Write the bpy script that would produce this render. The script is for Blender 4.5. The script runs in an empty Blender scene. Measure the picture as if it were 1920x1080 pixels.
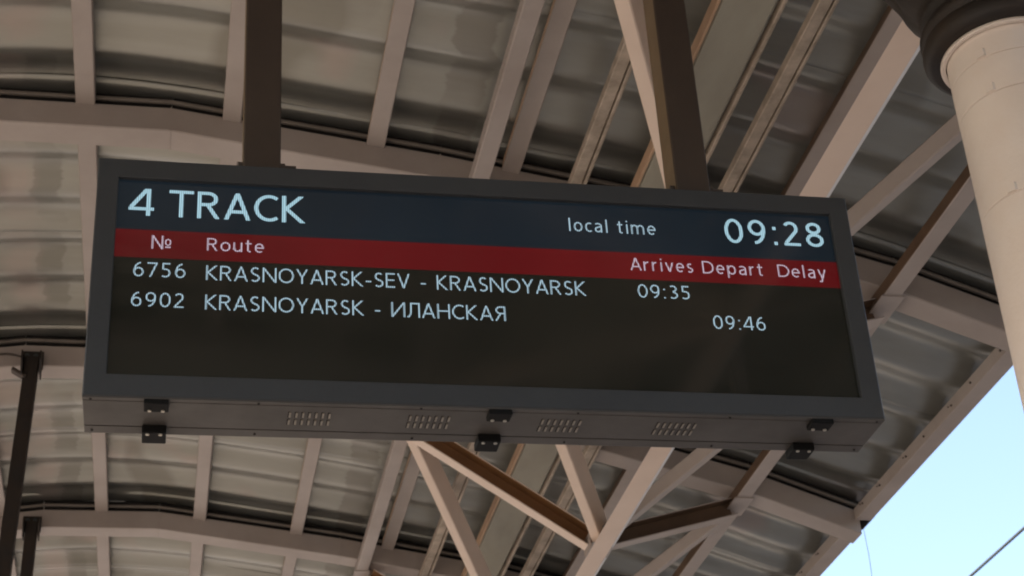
import bpy, bmesh, math, random
from mathutils import Vector, Matrix
random.seed(7)
R = math.radians
scene = bpy.context.scene
col = scene.collection

# ------------------------------------------------------------------ camera
GROUND = -1.6                       # camera stands 1.6 m above the platform; z = 0 is eye level
cd = bpy.data.cameras.new('camera')
cam = bpy.data.objects.new('camera', cd); col.objects.link(cam)
scene.camera = cam
pitch, yaw, roll = 0.522371, 0.21740798, -0.06713632
fwd = Vector((math.sin(yaw)*math.cos(pitch), math.cos(yaw)*math.cos(pitch), math.sin(pitch)))
rt0 = Vector((math.cos(yaw), -math.sin(yaw), 0)); up0 = rt0.cross(fwd)
rt = rt0*math.cos(roll) + up0*math.sin(roll); up = up0*math.cos(roll) - rt0*math.sin(roll)
mw = Matrix((( rt.x, up.x, -fwd.x, 0), (rt.y, up.y, -fwd.y, 0), (rt.z, up.z, -fwd.z, 0), (0, 0, 0, 1)))
cam.matrix_world = mw
cd.sensor_width = 36; cd.lens = 3288/1920*36
cd.clip_start = .05; cd.clip_end = 2000
cd.dof.use_dof = True; cd.dof.focus_distance = 4.9; cd.dof.aperture_fstop = 9

# ------------------------------------------------------------------ sky, sun, exposure
SUN_EL, SUN_AZ = 46, -92            # azimuth clockwise from +Y
w = bpy.data.worlds.new('World'); scene.world = w; w.use_nodes = True
nt = w.node_tree
bg = nt.nodes['Background']
sky = nt.nodes.new('ShaderNodeTexSky'); sky.sky_type = 'NISHITA'; sky.sun_disc = False
sky.sun_elevation = R(SUN_EL); sky.sun_rotation = R(SUN_AZ)
sky.air_density = 1.0; sky.dust_density = 3.2; sky.ozone_density = 0.35
nt.links.new(sky.outputs[0], bg.inputs[0]); bg.inputs[1].default_value = .148
sl = bpy.data.lights.new('sun', 'SUN'); sl.energy = 2.1; sl.angle = R(.5); sl.color = (1, .93, .82)
so = bpy.data.objects.new('sun', sl); col.objects.link(so)
sd = Vector((math.sin(R(SUN_AZ))*math.cos(R(SUN_EL)), math.cos(R(SUN_AZ))*math.cos(R(SUN_EL)), math.sin(R(SUN_EL))))
so.rotation_euler = sd.to_track_quat('Z', 'Y').to_euler(); so.location = (-12, -2, 12)
scene.view_settings.view_transform = 'Standard'; scene.view_settings.look = 'None'
scene.view_settings.gamma = 1; scene.view_settings.use_curve_mapping = False
EXPO = 1.6
scene.view_settings.exposure = EXPO
scene.cycles.max_bounces = 8; scene.cycles.diffuse_bounces = 5; scene.cycles.glossy_bounces = 4
scene.cycles.filter_width = 2.0

# ------------------------------------------------------------------ helpers
def tag(o, label=None, cat=None, group=None, kind=None):
    if label: o['label'] = label
    if cat: o['category'] = cat
    if group: o['group'] = group
    if kind: o['kind'] = kind
    return o
def empty(name, loc=(0, 0, 0)):
    o = bpy.data.objects.new(name, None); col.objects.link(o); o.location = loc
    o.empty_display_size = .2
    return o
def wpos(o):
    p = Vector((0, 0, 0))
    while o: p += Vector(o.location); o = o.parent
    return p
def link(name, me, parent=None, mats=(), smooth=False, loc=None):
    """vertices of me are in world space unless loc (world) is given"""
    for m in mats: me.materials.append(m)
    if smooth:
        for p in me.polygons: p.use_smooth = True
    o = bpy.data.objects.new(name, me); col.objects.link(o)
    if parent:
        o.parent = parent; o.location = (Vector(loc) if loc is not None else Vector()) - wpos(parent)
    elif loc is not None: o.location = loc
    return o
def mesh(name, vs, fs, mi=None):
    me = bpy.data.meshes.new(name); me.from_pydata([tuple(v) for v in vs], [], fs); me.update()
    if mi:
        for p, i in zip(me.polygons, mi): p.material_index = i
    return me
class MB:
    def __init__(s): s.v = []; s.f = []; s.m = []
    def box(s, a, b, m=0, ch=0.0):
        x0, y0, z0 = a; x1, y1, z1 = b
        if ch <= 0:
            n = len(s.v)
            s.v += [(x0,y0,z0),(x1,y0,z0),(x1,y1,z0),(x0,y1,z0),(x0,y0,z1),(x1,y0,z1),(x1,y1,z1),(x0,y1,z1)]
            for f in ((0,3,2,1),(4,5,6,7),(0,1,5,4),(1,2,6,5),(2,3,7,6),(3,0,4,7)):
                s.f.append(tuple(n+i for i in f)); s.m.append(m)
            return s
        bm = bmesh.new(); bmesh.ops.create_cube(bm, size=1)
        for v in bm.verts: v.co = Vector(((x0+x1)/2+v.co.x*(x1-x0), (y0+y1)/2+v.co.y*(y1-y0), (z0+z1)/2+v.co.z*(z1-z0)))
        bmesh.ops.bevel(bm, geom=bm.edges[:], offset=ch, segments=2, profile=.6, affect='EDGES')
        s.bm(bm, m); return s
    def bm(s, bm, m=0):
        bm.verts.index_update(); n = len(s.v)
        s.v += [tuple(v.co) for v in bm.verts]
        for f in bm.faces: s.f.append(tuple(n+v.index for v in f.verts)); s.m.append(m)
        bm.free()
    def prism(s, a, b, prof, upv, m=0, mi=None, caps=True):
        """profile (u,v) swept from a to b; v axis follows upv as far as it can, u = dir x v"""
        a = Vector(a); b = Vector(b); d = (b-a).normalized()
        v = Vector(upv); v = (v - d*v.dot(d)).normalized(); u = v.cross(d)*-1
        u = d.cross(v)
        n = len(s.v); k = len(prof)
        for P in (a, b):
            for (p, q) in prof: s.v.append(tuple(P + u*p + v*q))
        for i in range(k):
            j = (i+1) % k
            s.f.append((n+i, n+j, n+k+j, n+k+i)); s.m.append(mi[i] if mi else m)
        if caps:
            s.f.append(tuple(n+i for i in reversed(range(k)))); s.m.append(m)
            s.f.append(tuple(n+k+i for i in range(k))); s.m.append(m)
        return s
    def cyl(s, a, b, r, seg=12, m=0, r2=None):
        a = Vector(a); b = Vector(b); d = (b-a).normalized(); r2 = r if r2 is None else r2
        t = Vector((0, 0, 1)) if abs(d.z) < .9 else Vector((1, 0, 0))
        u = d.cross(t).normalized(); v = d.cross(u); n = len(s.v)
        for P, rr in ((a, r), (b, r2)):
            for i in range(seg):
                t = 2*math.pi*i/seg; s.v.append(tuple(P + u*rr*math.cos(t) + v*rr*math.sin(t)))
        for i in range(seg):
            j = (i+1) % seg
            s.f.append((n+i, n+j, n+seg+j, n+seg+i)); s.m.append(m)
        s.f.append(tuple(n+i for i in reversed(range(seg)))); s.m.append(m)
        s.f.append(tuple(n+seg+i for i in range(seg))); s.m.append(m)
        return s
    def build(s, name, mats, parent=None, smooth=False, loc=None):
        me = mesh(name, s.v, s.f, s.m)
        bm = bmesh.new(); bm.from_mesh(me); bmesh.ops.recalc_face_normals(bm, faces=bm.faces[:]); bm.to_mesh(me); bm.free()
        if not isinstance(mats, (list, tuple)): mats = [mats]
        return link(name, me, parent, mats, smooth, loc)
def rect(w_, h_, c=.004):
    """chamfered rectangle centred on u, from v=0 up to v=h; 8 points, first edge = bottom"""
    a = w_/2
    return [(-a+c, 0), (a-c, 0), (a, c), (a, h_-c), (a-c, h_), (-a+c, h_), (-a, h_-c), (-a, c)]

# ------------------------------------------------------------------ materials
def nodes(name):
    m = bpy.data.materials.new(name); m.use_nodes = True
    return m, m.node_tree, m.node_tree.nodes['Principled BSDF']
def painted(name, base, dirt, rough=.5, amount=.5, scale=6, metallic=0, bump=.15, spots=.0, spotcol=(.12, .06, .03), stretch=(1, 1, 1), spec=.5):
    m, t, b = nodes(name)
    N, L = t.nodes.new, t.links.new
    tc = N('ShaderNodeTexCoord'); mp = N('ShaderNodeMapping'); mp.inputs['Scale'].default_value = stretch
    gm = N('ShaderNodeNewGeometry')
    L(gm.outputs['Position'], mp.inputs[0])
    n1 = N('ShaderNodeTexNoise'); n1.inputs['Scale'].default_value = scale; n1.inputs['Detail'].default_value = 7; n1.inputs['Roughness'].default_value = .62
    L(mp.outputs[0], n1.inputs['Vector'])
    r1 = N('ShaderNodeValToRGB'); r1.color_ramp.elements[0].position = .38; r1.color_ramp.elements[1].position = .68
    L(n1.outputs['Fac'], r1.inputs[0])
    mu = N('ShaderNodeMath'); mu.operation = 'MULTIPLY'; mu.inputs[1].default_value = amount; L(r1.outputs[0], mu.inputs[0])
    mx = N('ShaderNodeMix'); mx.data_type = 'RGBA'; mx.inputs[6].default_value = (*base, 1); mx.inputs[7].default_value = (*dirt, 1)
    L(mu.outputs[0], mx.inputs[0])
    out = mx.outputs[2]
    if spots > 0:
        n2 = N('ShaderNodeTexNoise'); n2.inputs['Scale'].default_value = scale*7; n2.inputs['Detail'].default_value = 3
        L(mp.outputs[0], n2.inputs['Vector'])
        r2 = N('ShaderNodeValToRGB'); r2.color_ramp.elements[0].position = .70-spots*.1; r2.color_ramp.elements[1].position = .76-spots*.1
        L(n2.outputs['Fac'], r2.inputs[0])
        m2 = N('ShaderNodeMix'); m2.data_type = 'RGBA'; m2.inputs[7].default_value = (*spotcol, 1)
        L(out, m2.inputs[6]); L(r2.outputs[0], m2.inputs[0]); out = m2.outputs[2]
    L(out, b.inputs['Base Color'])
    b.inputs['Roughness'].default_value = rough; b.inputs['Metallic'].default_value = metallic
    b.inputs['Specular IOR Level'].default_value = spec
    bp = N('ShaderNodeBump'); bp.inputs['Strength'].default_value = bump; bp.inputs['Distance'].default_value = .002
    n3 = N('ShaderNodeTexNoise'); n3.inputs['Scale'].default_value = 90; n3.inputs['Detail'].default_value = 4
    L(gm.outputs['Position'], n3.inputs['Vector']); L(n3.outputs['Fac'], bp.inputs['Height']); L(bp.outputs[0], b.inputs['Normal'])
    rr = N('ShaderNodeMapRange'); rr.inputs[3].default_value = max(.05, rough-.12); rr.inputs[4].default_value = min(1, rough+.15)
    L(n1.outputs['Fac'], rr.inputs[0]); L(rr.outputs[0], b.inputs['Roughness'])
    return m
def emissive(name, base, emit, strength, lines=False):
    m, t, b = nodes(name)
    b.inputs['Base Color'].default_value = (*base, 1); b.inputs['Roughness'].default_value = .06
    b.inputs['Specular IOR Level'].default_value = .5
    b.inputs['Emission Color'].default_value = (*emit, 1); b.inputs['Emission Strength'].default_value = strength
    N, L = t.nodes.new, t.links.new
    gq = N('ShaderNodeNewGeometry'); nq = N('ShaderNodeTexNoise'); nq.inputs['Scale'].default_value = 2.2; nq.inputs['Detail'].default_value = 5; L(gq.outputs['Position'], nq.inputs['Vector'])
    rq = N('ShaderNodeMapRange'); rq.inputs[1].default_value = .3; rq.inputs[2].default_value = .7; rq.inputs[3].default_value = .04; rq.inputs[4].default_value = .16
    L(nq.outputs['Fac'], rq.inputs[0]); L(rq.outputs[0], b.inputs['Roughness'])      # dusty, unevenly wiped glass
    if not lines:
        re = N('ShaderNodeMapRange'); re.inputs[1].default_value = .3; re.inputs[2].default_value = .7; re.inputs[3].default_value = strength*.8; re.inputs[4].default_value = strength*1.2
        L(nq.outputs['Fac'], re.inputs[0]); L(re.outputs[0], b.inputs['Emission Strength'])
    if lines:
        gm = N('ShaderNodeNewGeometry'); sx = N('ShaderNodeSeparateXYZ'); L(gm.outputs['Position'], sx.inputs[0])
        ms = []
        for ax, per, lo in ((0, .0052, .45), (2, .0036, .8)):
            a = N('ShaderNodeMath'); a.operation = 'MULTIPLY'; a.inputs[1].default_value = 2*math.pi/per; L(sx.outputs[ax], a.inputs[0])
            c = N('ShaderNodeMath'); c.operation = 'SINE'; L(a.outputs[0], c.inputs[0])
            d = N('ShaderNodeMapRange'); d.inputs[1].default_value = -1; d.inputs[3].default_value = lo; d.inputs[4].default_value = 2-lo
            L(c.outputs[0], d.inputs[0]); ms.append(d.outputs[0])
        p = N('ShaderNodeMath'); p.operation = 'MULTIPLY'; L(ms[0], p.inputs[0]); L(ms[1], p.inputs[1])
        q = N('ShaderNodeMath'); q.operation = 'MULTIPLY'; q.inputs[1].default_value = strength; L(p.outputs[0], q.inputs[0])
        L(q.outputs[0], b.inputs['Emission Strength'])
    return m

def roofmat():
    m, t, b = nodes('galvanised sheet')
    N, L = t.nodes.new, t.links.new
    gm = N('ShaderNodeNewGeometry')
    def noise(sc, stretch, det=6, ro=.6):
        mp = N('ShaderNodeMapping'); mp.inputs['Scale'].default_value = stretch; L(gm.outputs['Position'], mp.inputs[0])
        n = N('ShaderNodeTexNoise'); n.inputs['Scale'].default_value = sc; n.inputs['Detail'].default_value = det; n.inputs['Roughness'].default_value = ro
        L(mp.outputs[0], n.inputs['Vector']); return n
    def ramp(n, a, b_):
        r = N('ShaderNodeValToRGB'); r.color_ramp.elements[0].position = a; r.color_ramp.elements[1].position = b_
        L(n.outputs['Fac'], r.inputs[0]); return r.outputs[0]
    def mix(fac, a, bcol, k=1.0):
        x = N('ShaderNodeMix'); x.data_type = 'RGBA'
        if k != 1.0:
            mu = N('ShaderNodeMath'); mu.operation = 'MULTIPLY'; mu.inputs[1].default_value = k; L(fac, mu.inputs[0]); fac = mu.outputs[0]
        L(fac, x.inputs[0])
        if isinstance(a, tuple): x.inputs[6].default_value = (*a, 1)
        else: L(a, x.inputs[6])
        x.inputs[7].default_value = (*bcol, 1); return x.outputs[2]
    c = mix(ramp(noise(1.1, (.5, 1.2, 1)), .3, .8), (.365, .365, .33), (.28, .28, .25))
    c = mix(ramp(noise(9, (.10, 1.5, 1), 5), .4, .8), c, (.43, .44, .42), .4)         # streaks along the sheet
    c = mix(ramp(noise(1.5, (1.1, .55, 1), 2, .4), .62, .66), c, (.17, .16, .13), .5)   # water stains
    c = mix(ramp(noise(1.9, (1.0, .9, 1), 3, .4), .64, .72), c, (.42, .32, .29), .4)    # pinkish oxide
    # long bands along the canopy with wandering edges: water stains left, a darker strip right
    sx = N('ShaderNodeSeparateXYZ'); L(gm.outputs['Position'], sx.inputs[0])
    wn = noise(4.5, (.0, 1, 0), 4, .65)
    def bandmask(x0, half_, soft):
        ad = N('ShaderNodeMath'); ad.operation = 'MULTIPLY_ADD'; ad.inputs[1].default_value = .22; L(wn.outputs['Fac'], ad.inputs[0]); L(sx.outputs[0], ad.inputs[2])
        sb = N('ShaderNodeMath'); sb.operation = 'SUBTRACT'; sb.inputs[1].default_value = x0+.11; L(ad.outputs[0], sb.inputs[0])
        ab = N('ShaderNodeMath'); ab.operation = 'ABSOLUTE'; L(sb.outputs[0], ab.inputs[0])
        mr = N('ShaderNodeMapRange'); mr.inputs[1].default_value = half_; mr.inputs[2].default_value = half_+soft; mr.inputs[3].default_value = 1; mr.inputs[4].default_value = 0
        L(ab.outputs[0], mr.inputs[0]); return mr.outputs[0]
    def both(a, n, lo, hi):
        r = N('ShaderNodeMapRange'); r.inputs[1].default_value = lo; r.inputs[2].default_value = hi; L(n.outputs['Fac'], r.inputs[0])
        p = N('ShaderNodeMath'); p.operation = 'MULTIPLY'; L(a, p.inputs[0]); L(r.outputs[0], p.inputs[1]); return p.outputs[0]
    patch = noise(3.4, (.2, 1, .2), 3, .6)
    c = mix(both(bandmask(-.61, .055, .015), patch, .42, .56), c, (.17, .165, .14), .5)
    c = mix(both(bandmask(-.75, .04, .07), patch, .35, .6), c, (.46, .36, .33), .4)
    c = mix(both(bandmask(1.15, .075, .015), patch, .36, .5), c, (.19, .175, .15), .5)  # darker strip beside the top chord
    L(c, b.inputs['Base Color'])
    b.inputs['Metallic'].default_value = .7
    rr = N('ShaderNodeMapRange'); rr.inputs[3].default_value = .26; rr.inputs[4].default_value = .40
    L(noise(4, (.3, 1, 1)).outputs['Fac'], rr.inputs[0]); L(rr.outputs[0], b.inputs['Roughness'])
    bp = N('ShaderNodeBump'); bp.inputs['Strength'].default_value = .05; bp.inputs['Distance'].default_value = .01
    L(noise(5, (.35, 1, 1), 4).outputs['Fac'], bp.inputs['Height']); L(bp.outputs[0], b.inputs['Normal'])
    return m

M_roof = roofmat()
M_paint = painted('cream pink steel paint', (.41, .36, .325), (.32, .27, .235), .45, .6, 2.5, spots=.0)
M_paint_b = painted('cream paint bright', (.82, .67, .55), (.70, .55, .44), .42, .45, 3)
M_white = painted('sky lit edge', (.78, .76, .76), (.66, .62, .60), .4, .4, 8)  # sky light on the chord's rolled arris painted into the colour
M_primer = painted('brown primer', (.30, .15, .06), (.20, .10, .04), .6, .7, 5)
M_primer2 = painted('dark brown primer', (.14, .085, .05), (.09, .055, .032), .6, .7, 5)  # darker brown for outer struts, chord sides and one purlin
M_pale = painted('pale weathered gutter', (.34, .33, .27), (.25, .235, .185), .5, .7, 2.2, stretch=(2, .6, 1))
M_tray = painted('mottled tray', (.52, .44, .35), (.27, .225, .17), .45, .9, 9, metallic=.15)
M_strip = painted('dull closing strip', (.20, .175, .15), (.13, .11, .09), .5, .6, 8)
M_dark = painted('dark brown steel', (.060, .044, .034), (.045, .033, .026), .45, .6, 6)
M_postl = painted('warm lit post side', (.17, .115, .06), (.12, .08, .04), .45, .6, 6)  # warm side light painted onto the post flanks
M_black = painted('black cast iron', (.014, .011, .009), (.034, .020, .010), .58, .7, 9, bump=.5)
M_column = painted('white column paint', (.82, .735, .66), (.73, .61, .51), .5, .6, 3, spots=.0, spotcol=(.3, .16, .1), bump=.35)
M_case = painted('dark grey powder coat', (.050, .054, .058), (.040, .043, .047), .55, .6, 5, bump=.3, spec=.3)
M_caseside = painted('grey underside coat', (.076, .069, .062), (.048, .043, .038), .5, .85, 4)
M_hinge = painted('black latch', (.007, .007, .007), (.010, .010, .009), .6, .4, 20, spec=.12)
M_screw = painted('bright screw', (.62, .58, .5), (.5, .45, .4), .35, .4, 30, metallic=.8)
M_slot = painted('louvre lip', (.32, .29, .24), (.18, .16, .13), .4, .6, 50, metallic=.3)
M_gap = painted('shadow and cord black', (.012, .010, .009), (.015, .012, .01), .8, .5, 10)  # near-black for painted shade in gaps, also small rivets and cord
M_wire = painted('wire', (.05, .06, .06), (.04, .04, .04), .5, .3, 10)
M_ground = painted('platform paving', (.255, .215, .18), (.205, .17, .14), .85, .6, 1.5, spots=.1)
M_gravel = painted('ballast', (.125, .10, .08), (.09, .072, .058), .95, .8, 3, spots=.3)
M_flash = painted('dark flashing', (.05, .06, .06), (.035, .04, .04), .5, .4, 8)
M_purl_l = painted('warm lit side', (.50, .34, .22), (.40, .26, .16), .5, .5, 8)  # warm light from the left painted on purlin sides and gutter lip

# ------------------------------------------------------------------ the ground
def sheet(name, x0, x1, y0, y1, z, m):
    me = mesh(name, [(x0, y0, z), (x1, y0, z), (x1, y1, z), (x0, y1, z)], [(0, 1, 2, 3)])
    return tag(link(name, me, None, [m]), kind='structure')
sheet('track_bed', -600, 600, -600, 600, GROUND-1.1, M_gravel)
pm = MB(); pm.box((-13.0, -60, GROUND-1.09), (5.0, 80, GROUND), 0)
tag(pm.build('platform', M_ground), kind='structure')

# ------------------------------------------------------------------ canopy layout
Y0, BAY = 4.005, 2.185
YK = lambda k: Y0 + BAY*k
K0, K1 = -8, 6                       # beams built
BD = .145                            # beam depth along the platform
kx = [-.06, 1.09, 2.1, 3.1, 3.75, 3.95]; kz = [4.468, 4.305, 4.125, 3.845, 3.60, 3.52]
AX = -.415                            # crown of the arch, the canopy mirrors about it
def zt(x):
    if x < AX: x = 2*AX - x
    if x <= -.06: return 4.478 - (x-AX)/(-.06-AX)*.010
    for i in range(len(kx)-1):
        if x <= kx[i+1]: return kz[i] + (kz[i+1]-kz[i])*(x-kx[i])/(kx[i+1]-kx[i])
    return kz[-1]
def zb(x):
    X = x if x > AX else 2*AX-x
    return zt(x) - .12 - .004*max(0, X)
mir = lambda x: 2*AX - x
canopy = empty('station_canopy', (0, 0, GROUND))
tag(canopy, 'long arched platform canopy of pinkish steel beams under corrugated metal sheets above the display board', 'canopy')

# beams across the platform, welded from straight lengths
XE = 3.70
bx_pts = [mir(XE), mir(3.1), mir(2.1), mir(1.09), mir(-.06), -.06, 1.09, 2.1, 3.1, XE]
def make_beam(k):
    y = YK(k); b = MB(); n = 0
    for i in range(len(bx_pts)-1):
        xa, xb_ = bx_pts[i]+.0008, bx_pts[i+1]-.0008
        c = .005
        def ring(x):
            t, o = zt(x), zb(x)
            return [(x, y+c, o), (x, y+BD-c, o), (x, y+BD, o+c), (x, y+BD, t-c), (x, y+BD-c, t), (x, y+c, t), (x, y, t-c), (x, y, o+c)]
        n = len(b.v); b.v += ring(xa) + ring(xb_)
        for j in range(8):
            q = (j+1) % 8; b.f.append((n+j, n+q, n+8+q, n+8+j)); b.m.append(0)
        b.f.append(tuple(n+j for j in range(8))); b.m.append(0)
        b.f.append(tuple(n+8+j for j in range(8))); b.m.append(0)
    o = b.build('roof_beam', [M_paint], canopy)
    for x in bx_pts[1:-1]:                      # weld beads at the butt joints
        wl = MB(); wl.box((x-.003, y-.0025, zb(x)-.0025), (x+.003, y+BD+.0025, zt(x)+.001), 0)
        wl.build('weld_bead', [M_paint], o)
    s = MB(); g = MB()                          # closing strip, and a black filler added as the shadow gap under the sheets
    for i in range(len(bx_pts)-1):
        xa, xb_ = bx_pts[i], bx_pts[i+1]
        s.prism((xa, y+.008, zt(xa)+.024), (xb_, y+.008, zt(xb_)+.024), rect(.020, .016, .003), (0, 0, 1))
        g.prism((xa, y+.075, zt(xa)+.0012), (xb_, y+.075, zt(xb_)+.0012), rect(.09, .072, .003), (0, 0, 1))
    g.build('shadow_filler', [M_gap], canopy)
    s.build('closing_strip', [M_strip], canopy)
for k in range(K0, K1+1): make_beam(k)

# corrugated sheets: two overlapping sheets to a bay
def make_sheet(y0, y1, lift, seed):
    rnd = random.Random(seed); pitch = BAY/6
    ny = 56; xs = []
    lo, hi = mir(3.84), 3.84
    nx = 90
    vs = []; ph = rnd.uniform(-.02, .02); wob = [q*rnd.uniform(.9, 1.1) for q in (.95, 1.0, .75, 1.1, .9, 1.1)]
    for j in range(nx+1):
        x = lo + (hi-lo)*j/nx
        # smooth the kinked profile a little, sheets bend evenly
        base = sum(zt(min(max(x+d, lo), hi)) for d in (-.3, -.15, 0, .15, .3))/5
        for i in range(ny+1):
            y = y0 + (y1-y0)*i/ny
            a = ((y-Y0)/pitch + .45)*2*math.pi
            cidx = int((y-Y0)/pitch + 60) % 6
            s = math.sin(a)
            prof = math.copysign(abs(s)**.8, s)
            vs.append((x, y, base + .104 + lift + .029*s*wob[cidx] + .004*math.sin(x*1.7+seed) + .003*math.sin(x*4.1+y*3+seed)))
    fs = [(j*(ny+1)+i, (j+1)*(ny+1)+i, (j+1)*(ny+1)+i+1, j*(ny+1)+i+1) for j in range(nx) for i in range(ny)]
    me = mesh('roof_sheet', vs, fs)
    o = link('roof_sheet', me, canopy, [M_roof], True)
    md = o.modifiers.new('thickness', 'SOLIDIFY'); md.thickness = .0012; md.offset = 1
    return o
half = BAY/2
for n in range(K0*2, K1*2):
    y0 = Y0 + n*half + .03
    make_sheet(y0-.045, y0+half+.045, .004 if n % 2 else 0.0, n+40)

# purlins between the beams (80 mm, underside 20 mm below the beam tops)
def purlin(x, k, w_=.08, h=.07, side=None, face=M_paint):
    ya, yb = YK(k)+BD+.001, YK(k+1)-.001
    z = (zt(x-.04)+zt(x+.04))/2 - .02
    slope = (zt(x+.04)-zt(x-.04))/.08
    upv = Vector((-slope, 0, 1))
    b = MB()
    pr = rect(w_, h, .004)
    mi = [0]*8
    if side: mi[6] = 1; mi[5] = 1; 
    a, c = Vector((x, ya, z)), Vector((x, yb, z))
    b.prism(a, c, pr, upv, 0, mi)
    return b.build('purlin', [face, side or face], canopy)
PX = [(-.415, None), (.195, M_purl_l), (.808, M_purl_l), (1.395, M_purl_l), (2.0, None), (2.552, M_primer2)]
for k in range(K0, K1):
    for x, s in PX:
        purlin(x, k, side=s)
        if x != -.415: purlin(mir(x), k)

# members running the length of the canopy under the beams
YA, YZ = YK(K0)-.2, YK(K1)+BD+.2
def chord(name, x, w_, z0, h, mats, slope=0.0, ch=.005, mi=None, y0=YA, y1=YZ):
    b = MB(); b.prism((x, y0, z0), (x, y1, z0), rect(w_, h, ch), (-slope, 0, 1), 0, mi)
    return b.build(name, mats, canopy)
NX, NZ, NH = 2.230, 3.373, .030
def longitudinals(f, sgn):
    up_ = .06
    for k in range(K0, K1):            # top chords come in one length to a bay
        ya, yb = YK(k)+.07+.001, YK(k+1)+.07-.001
        xp = f(1.235); z = zb(xp)-up_
        chord('top_chord', xp, .077, z, .058, [M_paint, M_paint], 0, .004, None, ya, yb)
        xq = f(3.04); sl = -.36*sgn
        mi = [0]*8; mi[6 if sgn > 0 else 2] = 1
        chord('top_chord', xq, .082, zb(xq)-.065, .062, [M_paint, M_primer2], 0, .004, mi, ya, yb)
    # bottom chord: square left arris, wide rolled right arris
    b = MB(); h = NH
    pr = [(-.052, 0), (.050, 0), (.070, .012), (.070, h), (-.016, h)] if sgn > 0 else [(-.034, 0), (.052, 0), (.052, h), (-.054, h), (-.054, .02)]
    if sgn > 0: pr = pr
    b.prism((f(NX), YA, NZ), (f(NX), YZ, NZ), pr, (0, 0, 1), 0, [0, 1, 0, 0, 0] if sgn > 0 else [0, 0, 0, 0, 1])
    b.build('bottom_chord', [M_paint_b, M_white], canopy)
    # gutter hung between two narrow trays
    xg = f(1.965); zg = zb(xg)-.052
    g = MB()
    g.prism((xg, YA, zg), (xg, YZ, zg), rect(.19, .05, .006), (.17*sgn, 0, 1))
    g.build('gutter', [M_pale], canopy)
    g = MB(); xl = f(1.862); g.prism((xl, YA, zb(xl)-.058), (xl, YZ, zb(xl)-.058), rect(.012, .056, .002), (0, 0, 1), 0)
    g.build('gutter_lip', [M_purl_l], canopy)
    g = MB(); xl = f(2.083); g.prism((xl, YA, zb(xl)-.055), (xl, YZ, zb(xl)-.055), rect(.016, .04, .003), (0, 0, 1))
    g.build('gutter_lip', [M_tray], canopy)
    for xt in (1.62, 2.212):
        x = f(xt); g = MB()
        g.prism((x, YA, zb(x)-.052), (x, YZ, zb(x)-.052), rect(.048, .04, .003), (0, 0, 1))
        g.prism((x+.04*sgn, YA, zb(x)-.050), (x+.04*sgn, YZ, zb(x)-.050), rect(.016, .03, .003), (0, 0, 1))
        g.build('cable_tray', [M_tray], canopy)
longitudinals(lambda x: x, 1)
longitudinals(mir, -1)

# webs of the triangular girder
def channel(a, b_, upv, w_, h, open_dir, mats, name, t=.006):
    """C-section: web and two flanges, open towards open_dir; outer faces paint, inside primer"""
    b = MB()
    a = Vector(a); b_ = Vector(b_); d = (b_-a).normalized()
    v = Vector(upv); v = (v-d*v.dot(d)).normalized(); u = d.cross(v)
    s = 1 if u.dot(Vector(open_dir)) > 0 else -1
    o, i_ = s*w_/2, -s*w_/2
    pr = [(i_, 0), (o, 0), (o, t), (i_+s*t, t), (i_+s*t, h-t), (o, h-t), (o, h), (i_, h)]
    b.prism(a, b_, pr, upv, 0, [0, 0, 1, 1, 1, 0, 0, 0])
    return b.build(name, mats, canopy)
def tube(a, b_, upv, w_, h, mats, name):
    b = MB(); b.prism(a, b_, rect(w_, h, .005), upv, 0)
    return b.build(name, mats, canopy)
def webs(f, sgn):
    for k in range(K0, K1+1):
        y = YK(k)+.07
        N_ = Vector((f(NX), y, NZ+.03)); n_l = N_ - Vector((.05*sgn, 0, 0)); n_r = N_ + Vector((.05*sgn, 0, 0))
        xp, xq = f(1.235), f(3.04)
        P_ = Vector((xp+.02*sgn, y, zb(xp)-.13)); Q_ = Vector((xq-.02*sgn, y, zb(xq)-.13))
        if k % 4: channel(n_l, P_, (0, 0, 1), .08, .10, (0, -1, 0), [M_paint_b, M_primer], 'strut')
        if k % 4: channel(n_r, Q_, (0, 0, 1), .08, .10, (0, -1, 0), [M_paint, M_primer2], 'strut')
        # gussets
        g = MB(); g.box((xp-.05, y-.05, zb(xp)-.066), (xp+.05, y+.075, zb(xp)-.0605), 0, 0)
        g.build('gusset_plate', [M_paint], canopy)
        g = MB(); g.box((xq-.052, y-.12, zb(xq)-.072), (xq+.052, y+.12, zb(xq)-.0655), 0, 0)
        g.build('gusset_plate', [M_paint], canopy)
        if k > K0:
            yp = YK(k-1)+.07
            Pp = Vector((xp+.02*sgn, yp+.06, zb(xp)-.10)); Qp = Vector((xq-.02*sgn, yp+.06, zb(xq)-.10))
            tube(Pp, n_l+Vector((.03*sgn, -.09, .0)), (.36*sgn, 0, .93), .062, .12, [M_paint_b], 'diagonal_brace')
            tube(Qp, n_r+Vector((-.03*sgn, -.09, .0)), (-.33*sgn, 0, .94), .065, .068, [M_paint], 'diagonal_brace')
        if k % 4 == 0: continue
        g = MB(); g.box((f(NX)-.058, y-.09, NZ+.0), (f(NX)-.053, y+.05, NZ+.09))
        g.build('gusset_plate', [M_paint], canopy); g = MB(); g.box((f(NX)+.0545, y-.09, NZ+.0), (f(NX)+.0595, y+.05, NZ+.09))
        g.build('gusset_plate', [M_paint], canopy)
webs(lambda x: x, 1)
webs(mir, -1)

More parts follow.
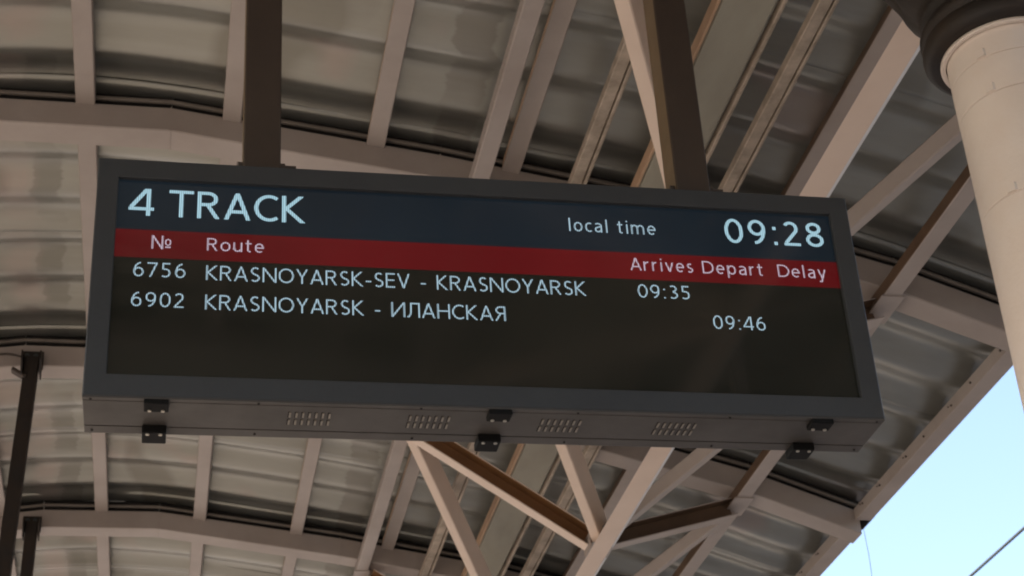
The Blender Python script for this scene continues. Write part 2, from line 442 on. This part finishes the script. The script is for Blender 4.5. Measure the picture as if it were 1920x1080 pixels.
# eaves: box rail between the beam ends, bolted, with a dark flashing
for sgn, f in ((1, lambda x: x), (-1, mir)):
    for k in range(K0, K1):
        ya, yb = YK(k)+BD+.002, YK(k+1)-.002
        xa, xb_ = sorted((f(3.672), f(3.765)))
        b = MB(); b.box((xa, ya, 3.562), (xb_, yb, 3.628), 0, .004)
        e = b.build('eave_rail', [M_paint], canopy)
        bl = MB(); rnd = random.Random(k+100*sgn)
        n = 7
        for i in range(n):
            yy = ya + .12 + (yb-ya-.24)*i/(n-1) + rnd.uniform(-.05, .05)
            zz = 3.60 + rnd.uniform(-.012, .012)
            xx = f(3.672)
            bl.cyl((xx, yy, zz), (xx-.006*sgn, yy, zz), .006, 6)
            if rnd.random() < .5: bl.cyl((xx, yy+.035, zz+.008), (xx-.005*sgn, yy+.035, zz+.008), .004, 6)
        bl.build('bolt', [M_dark], e)
        xa, xb_ = sorted((f(3.768), f(3.772)))
        b = MB(); b.box((xa, ya-.16, 3.572), (xb_, yb-.02, 3.66))
        b.build('flashing', [M_flash], canopy)
    for k in range(K0, K1+1):
        y = YK(k); xa, xb_ = sorted((f(3.7725), f(3.779)))
        b = MB(); b.box((xa, y-.03, 3.575), (xb_, y+BD+.01, 3.665)); b.build('flashing', [M_flash], canopy)
        xa, xb_ = sorted((f(3.62), f(3.76)))
        b = MB(); b.box((xa, y+BD+.002, 3.548), (xb_, y+BD+.03, 3.5605)); b.build('angle_cleat', [M_dark], canopy)

# ------------------------------------------------------------------ columns
def lathe(prof, seg=64, flute=None):
    b = MB(); k = len(prof)
    for j in range(seg):
        a = 2*math.pi*j/seg
        for r, z in prof:
            rr = r*(1 + (flute(a, z) if flute else 0)); b.v.append((rr*math.cos(a), rr*math.sin(a), z))
    for j in range(seg):
        q = (j+1) % seg
        for i in range(k-1): b.f.append((j*k+i, q*k+i, q*k+i+1, j*k+i+1)); b.m.append(0)
    return b
def make_column(x, y, label):
    t = empty('canopy_column', (x, y, GROUND)); tag(t, label, 'column', 'columns carrying the canopy')
    H = -GROUND
    joints = [GROUND+.25, .15, .95, 1.75, 2.385, 2.70, 2.815, 2.955]
    r = .163
    rnd = random.Random(int(x*10+y*7))
    for i in range(len(joints)-1):
        z0, z1 = joints[i]+.0010, joints[i+1]-.0010
        zz = [z0+(z1-z0)*q/6 for q in range(7)]
        rr = r + (.0006 if i % 2 else 0)
        pr = [(rr-.012, z0), (rr-.0012, z0), (rr, z0+.0012), (rr, z0+.004)] + [(rr, q) for q in zz[1:-1]] + [(rr, z1-.004), (rr, z1-.0012), (rr-.0012, z1), (rr-.012, z1)]
        o = lathe(pr, 72).build('cladding_ring', [M_column], t, True, (x, y, 0))
        if i > 0:
            c = MB(); a = R(215 + rnd.uniform(-3, 9)); ca, sa = math.cos(a), math.sin(a)
            def P(rad, tan, z): return (rad*ca - tan*sa, rad*sa + tan*ca, z)
            vs = [P(q, tt, z) for z in (z0+.002, z0+.026) for q, tt in ((r-.002, -.016), (r+.007, -.014), (r+.007, .008), (r-.002, .012))]
            n = 0; c.v += vs
            for fc in ((0,3,2,1),(4,5,6,7),(0,1,5,4),(1,2,6,5),(2,3,7,6),(3,0,4,7)): c.f.append(fc); c.m.append(0)
            c.build('clip', [M_column], o, False, (x, y, 0))
    for zz_, aa in ((2.16, 236), (1.98, 251), (2.53, 243)):
        ca, sa = math.cos(R(aa)), math.sin(R(aa)); hb = MB()
        hb.cyl((x+ca*.1615, y+sa*.1615, zz_), (x+ca*.1642, y+sa*.1642, zz_), .0048, 10); hb.build('rivet', [M_dark], t)
    lathe([(.150, 2.80), (.150, 3.0)], 48).build('core_pipe', [M_dark], t, True, (x, y, 0))
    lathe([(.166, 2.895), (.1785, 2.893), (.180, 2.897), (.180, 2.905), (.166, 2.907), (.166, 2.895)], 72).build('collar', [M_column], t, True, (x, y, 0))
    def fl(a, z):
        if z < 3.055 or z > 3.30: return 0
        e = min(1, (z-3.055)/.05, (3.30-z)/.03)
        return .045*e*(abs(math.sin(6*a))**.6 - .5)
    prof = [(.168, 2.9075), (.200, 2.905), (.213, 2.911), (.2205, 2.925), (.222, 2.940), (.2195, 2.956), (.214, 2.965), (.209, 2.969), (.215, 2.974), (.221, 2.984), (.221, 2.997), (.214, 3.009),
            (.204, 3.016), (.202, 3.030), (.209, 3.040), (.212, 3.050), (.212, 3.058), (.208, 3.066), (.216, 3.085), (.235, 3.11), (.248, 3.14), (.256, 3.17), (.268, 3.20), (.285, 3.235), (.298, 3.27), (.305, 3.30),
            (.325, 3.302), (.330, 3.312), (.330, 3.335), (.322, 3.345), (.322, 3.370), (.10, 3.3715)]
    lathe(prof, 144, fl).build('capital', [M_black], t, True, (x, y, 0))
    b = MB(); lathe([(.24, GROUND), (.24, GROUND+.18), (.20, GROUND+.22), (.175, GROUND+.25)], 48).build('base', [M_black], t, True, (x, y, 0))
cy = 3.55
make_column(2.23, cy, 'round white clad column with a fluted black capital, right of the display board')
make_column(2.23, cy+4*BAY, 'round white clad column hidden farther along the platform behind the board')
make_column(2.23, cy-4*BAY, 'round white clad column behind the viewer on the right')
for d, wd in ((0, 'level with the board'), (4, 'farther along'), (-4, 'behind the viewer')):
    make_column(mir(2.23), cy+d*BAY, 'round white clad column on the left side of the platform, '+wd)

# ------------------------------------------------------------------ departure board
BX0, BX1, BZ0, BZ1, BY0, BY1 = -.217, 1.842, 1.949, 2.642, 3.90, 4.103
SX0, SX1, SZ0, SZ1 = -.163, 1.788, 2.0095, 2.586
board = empty('departure_board', ((BX0+BX1)/2, (BY0+BY1)/2, BZ0))
tag(board, 'dark grey hanging train departure board with a lit screen reading 4 TRACK', 'departure board')
b = MB()
b.box((BX0, BY0+.019, BZ0+.006), (BX1, BY1, BZ1), 0, .004)
b.build('cabinet', [M_case], board)
# front bezel: four mitred lengths round the recessed screen
def bezel():
    o = [(BX0, BZ0), (BX1, BZ0), (BX1, BZ1), (BX0, BZ1)]; i_ = [(SX0, SZ0), (SX1, SZ0), (SX1, SZ1), (SX0, SZ1)]
    bb = MB(); n = 0; c = .003
    ring = [(o, BY0+.0185, 0), (o, BY0+c, 0), (o, BY0, c), (i_, BY0, -c*.6), (i_, BY0+c*.6, 0), (i_, BY0+.0185, 0)]
    for pts, y, ins in ring:
        for (px, pz) in pts:
            sx = 1 if px < 1 else -1; sz = 1 if pz < 2.3 else -1
            bb.v.append((px+sx*ins, y, pz+sz*ins))
    for r_ in range(len(ring)-1):
        for j in range(4):
            q = (j+1) % 4; bb.f.append((r_*4+j, r_*4+q, (r_+1)*4+q, (r_+1)*4+j)); bb.m.append(0)
    return bb
bezel().build('bezel', [M_case], board)
# underside: front lip, middle door panel and rear lip with dark seams between
b = MB(); b.box((BX0+.001, BY0+.002, BZ0-.004), (BX1-.001, BY0+.017, BZ0-.0002), 0, 0); b.build('underside_lip', [M_caseside], board)
under = MB(); under.box((BX0+.001, BY0+.0205, BZ0-.004), (BX1-.001, 4.0575, BZ0+.0055), 0, .0015)
under = under.build('access_panel', [M_caseside], board)
b = MB(); b.box((BX0+.001, 4.0625, BZ0-.004), (BX1-.001, BY1, BZ0+.0055), 0, .0015); b.build('underside_lip', [M_caseside], board)
# louvres
for cx_ in (.337, .640, .982, 1.289):
    b = MB(); g = MB()
    for row, yc_ in enumerate((3.967, 4.008)):
        for i in range(7):
            x = cx_ + (i-3)*.0165
            b.box((x-.0022, yc_-.013, BZ0-.0062), (x+.0026, yc_+.013, BZ0-.0038), 0)
            g.box((x-.0050, yc_-.015, BZ0-.0052), (x-.0024, yc_+.015, BZ0-.0039), 0)
    b.build('vent_slot', [M_slot], under); g.build('vent_shadow', [M_gap], under)
# latches
for xc in (-.040, .812, 1.668):
    for ya, yb, dz in ((3.900, 3.948, .012), (4.047, 4.112, .020)):
        xo = xc + (.0 if ya < 4 else -.004)
        b = MB(); b.box((xo-.030, ya, BZ0-.006-dz), (xo+.030, yb, BZ0-.0045), 0, .003)
        l = b.build('latch', [M_hinge], board)
        s = MB(); ys = yb-.010 if ya < 4 else ya+.008
        for dx in (-.016, .016):
            s.cyl((xo+dx, ys, BZ0-.0062-dz), (xo+dx, ys, BZ0-.009-dz), .0048, 10)
        s.build('screw', [M_screw], l)
for i in range(6):
    x = BX0+.02 + i*(BX1-BX0-.04)/5
    for yy in (3.911, 4.085):
        b = MB(); b.cyl((x, yy, BZ0-.0041), (x, yy, BZ0-.0065), .0032, 8); b.build('rivet', [M_gap], board)
# screen
SY = 3.9155
S = 1/(2**EXPO)
M_scr = emissive('lcd dark', (.010, .0095, .008), (.0055, .0055, .0040), S)
M_hdr = emissive('lcd navy', (.008, .010, .014), (.0050, .0095, .0140), S)
M_red = emissive('lcd red', (.012, .006, .006), (.085, .0025, .0040), S)
M_txt = emissive('lcd white', (.02, .02, .02), (.33, .53, .62), S, True)
M_tx2 = emissive('lcd white small', (.02, .02, .02), (.31, .44, .52), S, True)
M_tx3 = emissive('lcd white on red', (.02, .02, .02), (.44, .36, .44), S, True)
b = MB(); b.box((SX0-.006, SY, SZ0-.006), (SX1+.006, SY+.003, SZ1+.006)); screen = b.build('screen', [M_scr], board)
def band(name, z0, z1, m):
    me = mesh(name, [(SX0-.003, SY-.0006, z0), (SX1+.003, SY-.0006, z0), (SX1+.003, SY-.0006, z1), (SX0-.003, SY-.0006, z1)], [(0, 1, 2, 3)])
    return link(name, me, screen, [m])
tag(band('header_band', 2.4355, SZ1+.003, M_hdr), 'dark navy band'); tag(band('title_band', 2.352, 2.4353, M_red), 'dark red band')

# stroke letters: every glyph is a list of centre lines in cap heights, swept with an even stroke
def arc(cx, cy, rx, ry, a0, a1, n=14):
    return [(cx+rx*math.cos(R(a0+(a1-a0)*i/n)), cy+ry*math.sin(R(a0+(a1-a0)*i/n))) for i in range(n+1)]
def glyph(c, t):
    c = {'А': 'A', 'К': 'K', 'С': 'C', 'О': 'O'}.get(c, c)
    h = t/2; X = .74                      # half stroke, x-height
    def bowl(x0, x1, y0, y1, a0, a1): return arc((x0+x1)/2, (y0+y1)/2, (x1-x0)/2-h, (y1-y0)/2-h, a0, a1, 22)
    if c == ' ': return .34, []
    if c == '-': return .36, [[(.03, .36), (.33, .36)]]
    if c == ':': return .24, [[(.12, 0), (.12, t*1.15)], [(.12, .62), (.12, .62+t*1.15)]]
    if c == '4': return .66, [[(.50, 0), (.50, 1)], [(.0, .25), (.64, .25)], [(.46, 1), (.06, .25+h)]]
    if c == 'T': return .68, [[(0, 1-h), (.68, 1-h)], [(.34, 0), (.34, 1-t)]]
    if c == 'R': return .64, [[(h, 0), (h, 1)], [(t, 1-h), (.30, 1-h)]+arc(.30, .73, .25-h+.02, .27-h, 90, -90)[1:]+[(t, .46+h)], [(.56, 0), (.30, .48)]]
    if c in 'AЛ':
        if c == 'A': return .74, [[(h*1.1, 0), (.37, 1)], [(.74-h*1.1, 0), (.37, 1)], [(.16, .30), (.58, .30)]]
        return .70, [[(0, h), (.08, h)]+arc(.06, .45, .14, .45-h, -80, 0, 8)+[(.22, 1-h), (.66, 1-h)], [(.66, 0), (.66, 1)]]
    if c in 'CС': return .68, [arc(.42, .5, .42-h, .5-h, 52, 308, 26)]
    if c == 'K': return .64, [[(h, 0), (h, 1)], [(.54, 1), (t*.9, .50)], [(.58, 0), (t*.9, .54)]]
    if c == 'N': return .76, [[(h, 0), (h, 1)], [(.76-h, 0), (.76-h, 1)], [(h, 1), (.76-h, 0)]]
    if c == 'И': return .76, [[(h, 0), (h, 1)], [(.76-h, 0), (.76-h, 1)], [(h, 0), (.76-h, 1)]]
    if c == 'Н': return .72, [[(h, 0), (h, 1)], [(.72-h, 0), (.72-h, 1)], [(t, .52), (.72-t, .52)]]
    if c == 'Я': return .62, [[(.60-h, 0), (.60-h, 1)], [(.60-t, 1-h), (.31, 1-h)]+arc(.31, .73, .25-h+.02, .27-h, 90, 270)[1:]+[(.60-t, .46+h)], [(.05, 0), (.30, .48)]]
    if c == 'S': return .56, [arc(.29, .735, .24-h, .265-h, 40, 270, 16)[:-1]+arc(.27, .245+.02, .26-h, .265-h, 90, -140, 16)]
    if c in 'OО': return .84, [arc(.42, .5, .42-h, .5-h, 90, 450, 34)]
    if c == 'Y': return .66, [[(h*1.2, 1), (.33, .44)], [(.66-h*1.2, 1), (.33, .44)], [(.33, 0), (.33, .48)]]
    if c == 'E': return .52, [[(h, 0), (h, 1)], [(t, h), (.50, h)], [(t, .52), (.47, .52)], [(t, 1-h), (.50, 1-h)]]
    if c == 'V': return .70, [[(h*1.1, 1), (.35, 0)], [(.70-h*1.1, 1), (.35, 0)]]
    if c == 'D': return .76, [[(h, 0), (h, 1)], [(t, 1-h), (.30, 1-h)]+arc(.30, .5, .46-h, .5-h, 90, -90, 20)[1:]+[(t, h)]]
    if c == '0': return .64, [arc(.32, .5, .30-h, .5-h, 90, 450, 34)]
    if c == '8': return .64, [arc(.32, .76, .25-h, .24-h, 90, 450, 24), arc(.32, .275, .29-h, .275-h, 90, 450, 24)]
    if c == '2': return .64, [arc(.31, .72, .25-h, .28-h, 150, -35, 16)+[(.05+h, t)], [(.04, h), (.58, h)]]
    if c == '3': return .62, [arc(.28, .755, .25-h, .245-h, 130, -90, 14), arc(.28, .27, .28-h, .27-h, 90, -135, 16)]
    if c == '5': return .62, [[(.54, 1-h), (.11, 1-h)], [(.11+h, 1), (.11+h, .55)], arc(.27, .31, .29-h, .31-h, 112, -130, 18)]
    if c in '69':
        st = [arc(.34, .325, .28-h, .325-h, 90, 450, 28), arc(.46, .38, .40-h, .62-h, 92, 186, 14)]
        return .66, st if c == '6' else [[(.66-x, 1-y) for x, y in q] for q in st]
    if c == '7': return .60, [[(.02, 1-h), (.57, 1-h)], [(.55-h, 1-t), (.19, 0)]]
    if c == 'l': return .24, [[(.12, 0), (.12, 1.04)]]
    if c == 'i': return .24, [[(.12, 0), (.12, X)], [(.12, .92), (.12, .92+t)]]
    if c == 'o': return .62, [arc(.31, X/2, .29-h, X/2-h, 90, 450, 28)]
    if c == 'c': return .50, [arc(.31, X/2, .29-h, X/2-h, 55, 305, 22)]
    if c == 'e': return .60, [[(t*.8, X/2+.01), (.57-h, X/2+.01)]+arc(.30, X/2, .27-h, X/2-h, 4, 310, 24)]
    if c == 'a': return .56, [arc(.25, X-.22, .25-h, .22-h, 140, 0, 12)+[(.50-h, 0)], [(.50-h, .43), (.30, .43)]+arc(.25, .22, .23-h, .22-h, 90, 350, 14)]
    if c == 't': return .40, [[(.16, .95), (.16, .2)]+arc(.30, .18, .14, .18-h, 180, 280, 8), [(.02, X-h), (.37, X-h)]]
    if c == 'm': return .96, [[(h+.03, 0), (h+.03, X)], arc(.27, X-.25, .21-h+.02, .25-h, 160, 0, 12)+[(.49-h+.01, 0)], arc(.66, X-.25, .21-h+.02, .25-h, 160, 0, 12)+[(.88-h+.01, 0)]]
    if c == 'u': return .60, [[(h+.03, X), (h+.03, .24)]+arc(.27, .24, .24-h, .24-h, 180, 350, 12), [(.54-h, 0), (.54-h, X)]]
    if c == 'r': return .42, [[(h+.03, 0), (h+.03, X)], arc(.34, X-.30, .30-h, .30-h, 175, 88, 10)]
    if c == 'v': return .56, [[(h*1.1, X), (.28, 0)], [(.56-h*1.1, X), (.28, 0)]]
    if c == 's': return .46, [arc(.24, X-.20, .19-h, .20-h, 45, 270, 14)[:-1]+arc(.23, .20, .20-h, .20-h+.01, 90, -140, 14)]
    if c == 'p': return .64, [[(h+.03, -.28), (h+.03, X)], arc(.32, X/2, .28-h, X/2-h, 165, -165, 24)]
    if c == 'y': return .56, [[(h*1.1, X), (.28, 0)], [(.56-h*1.1, X), (.20, -.28)], [(.20, -.28+h), (.06, -.28+h)]]
    if c == '№': return 1.12, [[(h, 0), (h, 1)], [(.66-h, 0), (.66-h, 1)], [(h, 1), (.66-h, 0)], arc(.92, .52, .17-h*.5, .24-h*.5, 90, 450, 20), [(.77, .16), (1.07, .16)]]
    raise KeyError(c)
def ribbon(mb, pts, t, depth):
    h = t/2; n = len(pts); closed = math.dist(pts[0], pts[-1]) < 1e-4
    if closed: pts = pts[:-1]; n -= 1
    P = [Vector((p[0], p[1])) for p in pts]; Lf, Rt = [], []
    for i in range(n):
        a = P[i-1] if (i > 0 or closed) else None; b_ = P[(i+1) % n] if (i < n-1 or closed) else None
        d0 = (P[i]-a).normalized() if a is not None else None; d1 = (b_-P[i]).normalized() if b_ is not None else None
        d = ((d0 or d1)+(d1 or d0)).normalized(); nr = Vector((-d.y, d.x))
        m = h/max(.35, nr.dot(Vector((-(d0 or d1).y, (d0 or d1).x))))
        l, r_ = P[i]+nr*m, P[i]-nr*m
        if (a is None or b_ is None) and abs(d.y) > .35 and any(abs(P[i].y-q) < 1e-6 for q in (0, 1, .74, -.28, .44, 1.04)):
            l = l - d*((l.y-P[i].y)/d.y); r_ = r_ - d*((r_.y-P[i].y)/d.y)
        Lf.append(l); Rt.append(r_)
    k = len(mb.v)
    for l, r_ in zip(Lf, Rt): mb.v += [(l.x, depth, l.y), (r_.x, depth, r_.y)]
    for i in range(n if closed else n-1):
        j = (i+1) % n; mb.f.append((k+2*i, k+2*i+1, k+2*j+1, k+2*j)); mb.m.append(0)
def text(s, x0, x1, base, cap, m, t=.100, gap=.125):
    mb = MB(); x = 0; d = 0
    for c in s:
        wd, st = glyph(c, t)
        for q in st:
            tt = t*.75 if (c == '№' and len(q) > 2) else t
            ribbon(mb, [(a+x, b_) for a, b_ in q], tt, -d*.00003); d += 1
        x += wd + gap
    a = min(v[0] for v in mb.v); c_ = max(v[0] for v in mb.v); sx = (x1-x0)/(c_-a)
    mb.v = [(x0+(v[0]-a)*sx, SY-.0012+(v[1] % -.0004 if v[1] else 0), base+v[2]*cap) for v in mb.v]
    me = mesh('lettering', mb.v, mb.f)
    bm = bmesh.new(); bm.from_mesh(me)
    bmesh.ops.recalc_face_normals(bm, faces=bm.faces[:])
    for f in bm.faces:
        if f.normal.y > 0: f.normal_flip()
    bm.to_mesh(me); bm.free()
    return tag(link('lettering', me, screen, [m]), 'lettering reading '+s)
text('4', -.134, -.070, 2.478, .0825, M_txt, .114)
text('TRACK', -.032, .3215, 2.478, .0825, M_txt, .114, .10)
text('local time', 1.034, 1.277, 2.495, .0405, M_tx2, .100)
text('09:28', 1.476, 1.762, 2.482, .0790, M_txt, .114, .12)
text('№', -.0715, -.0215, 2.379, .0405, M_tx3, .10)
text('Route', .069, .2145, 2.381, .038, M_tx3)
text('Arrives', 1.195, 1.370, 2.380, .039, M_tx3)
text('Depart', 1.397, 1.569, 2.380, .039, M_tx3)
text('Delay', 1.613, 1.752, 2.380, .039, M_tx3)
text('6756', -.113, .017, 2.2955, .0425, M_tx2, .094, .125)
text('KRASNOYARSK-SEV - KRASNOYARSK', .069, 1.066, 2.2935, .0435, M_tx2, .094, .115)
text('09:35', 1.208, 1.352, 2.2955, .0415, M_tx2, .096, .12)
text('6902', -.114, .016, 2.2085, .0420, M_tx2, .094, .125)
text('KRASNOYARSK - ИЛАНСКАЯ', .069, .843, 2.207, .0435, M_tx2, .094, .115)
text('09:46', 1.408, 1.554, 2.2085, .0415, M_tx2, .096, .12)
# hanger posts up to the roof beam above
for xa, xb_, dx in ((.158, .259, .001), (1.366, 1.468, .012)):
    b = MB(); y0, y1 = 3.955, 4.055
    xm = (xa+xb_)/2
    b.prism((xm, (y0+y1)/2, BZ1+.0005), (xm+dx*.0, (y0+y1)/2, zb(xm)-.001), rect(.1, .1, .004), (0, 1, 0), 0, [0, 0, 1, 0, 0, 0, 1, 0])
    for i in range(len(b.v)):
        v = b.v[i]; b.v[i] = (v[0], v[1]-.05, v[2])
    p = b.build('hanger_post', [M_dark, M_postl], board)
    s = MB(); zz = BZ1+.052
    s.cyl((xa-.012, 3.975, zz), (xa+.001, 3.975, zz), .007, 8); s.cyl((xb_-.001, 3.975, zz), (xb_+.012, 3.975, zz), .009, 6)
    s.cyl((xb_+.010, 3.975, zz), (xb_+.042, 3.975, zz), .004, 8)
    s.cyl((xa-.040, 4.03, zz), (xa+.001, 4.03, zz), .004, 8)
    s.build('bolt', [M_dark], p)
    b = MB(); b.box((xm-.09, 3.94, zb(xm)-.012), (xm+.09, 4.07, zb(xm)-.004)); b.build('top_plate', [M_dark], p)

# ------------------------------------------------------------------ black poles hanging from the beams at the left
def hanging_pole(x, k, lean, label, cable):
    y = YK(k); z1 = zb(x)
    t = empty('hanging_pole', (x, y, z1)); tag(t, label, 'pole', 'black poles hanging from the roof beams')
    b = MB(); b.prism((x+lean, y-.045, z1-1.75), (x, y-.045, z1+.03), rect(.072, .07, .004), (0, 1, 0)); b.build('pole', [M_black], t)
    b = MB(); b.box((x-.055, y-.012, z1-.03), (x+.055, y-.001, z1+.075), 0, .002); br = b.build('bracket', [M_black], t)
    for sx in (-1, 1):
        c = MB(); xa = x+sx*.0465
        c.prism((xa-.004, y-.001, z1-.0), (xa+.004, y-.001, z1-.0), [(0, .03), (0, -.085), (.075, -.085), (.11, -.02), (.11, .03)], (0, 0, 1))
        c.build('cheek_plate', [M_black], br)
    s = MB()
    for sx in (-.028, .016):
        s.cyl((x+sx, y-.013, z1+.045), (x+sx, y-.024, z1+.045), .013, 6)
    s.build('bolt', [M_flash], br)
    if cable:
        cu = bpy.data.curves.new('cable', 'CURVE'); cu.dimensions = '3D'; cu.bevel_depth = .006; cu.bevel_resolution = 2
        sp = cu.splines.new('BEZIER'); pts = [(x-.35, y-.01, z1+.055), (x-.22, y-.02, z1+.04), (x-.12, y-.018, z1+.05), (x-.05, y-.02, z1+.035)]
        sp.bezier_points.add(len(pts)-1)
        for q, p in zip(sp.bezier_points, pts): q.co = p; q.handle_left_type = q.handle_right_type = 'AUTO'
        ob = bpy.data.objects.new('cable', cu); col.objects.link(ob)
        me = bpy.data.meshes.new_from_object(ob.evaluated_get(bpy.context.evaluated_depsgraph_get())); bpy.data.objects.remove(ob)
        me.name = 'cable'; link('cable', me, t, [M_dark], True)
        c = MB(); c.prism((x-.10, y-.03, z1-.055), (x-.03, y-.03, z1-.10), rect(.05, .02, .004), (0, 0, 1)); c.build('hook', [M_dark], br)
hanging_pole(-.727, 2, -.075, 'upper, larger black square pole hanging from a beam left of the board', True)
hanging_pole(-.832, 3, -.04, 'smaller black square pole hanging from the farther beam at the bottom left corner', False)

# ------------------------------------------------------------------ wires in the sky
def wire(name, pts, r, m, label, cat):
    cu = bpy.data.curves.new(name, 'CURVE'); cu.dimensions = '3D'; cu.bevel_depth = r; cu.bevel_resolution = 2
    sp = cu.splines.new('BEZIER'); sp.bezier_points.add(len(pts)-1)
    for q, p in zip(sp.bezier_points, pts): q.co = p; q.handle_left_type = q.handle_right_type = 'AUTO'
    ob = bpy.data.objects.new(name, cu); col.objects.link(ob)
    me = bpy.data.meshes.new_from_object(ob.evaluated_get(bpy.context.evaluated_depsgraph_get())); bpy.data.objects.remove(ob)
    me.name = name; o = link(name, me, None, [m], True); tag(o, label, cat); return o
wire('overhead_wire', [(7, -60, 5.31), (7, 12, 5.31), (7, 90, 5.31)], .013, M_wire, 'thin dark overhead line crossing the sky at the bottom right corner', 'wire')
wire('dangling_string', [(3.79, 8.55, 3.60), (3.80, 8.56, 3.45), (3.792, 8.55, 3.25), (3.80, 8.56, 3.0)], .0013, M_gap, 'very thin cord dangling from the canopy eave against the sky', 'cord')
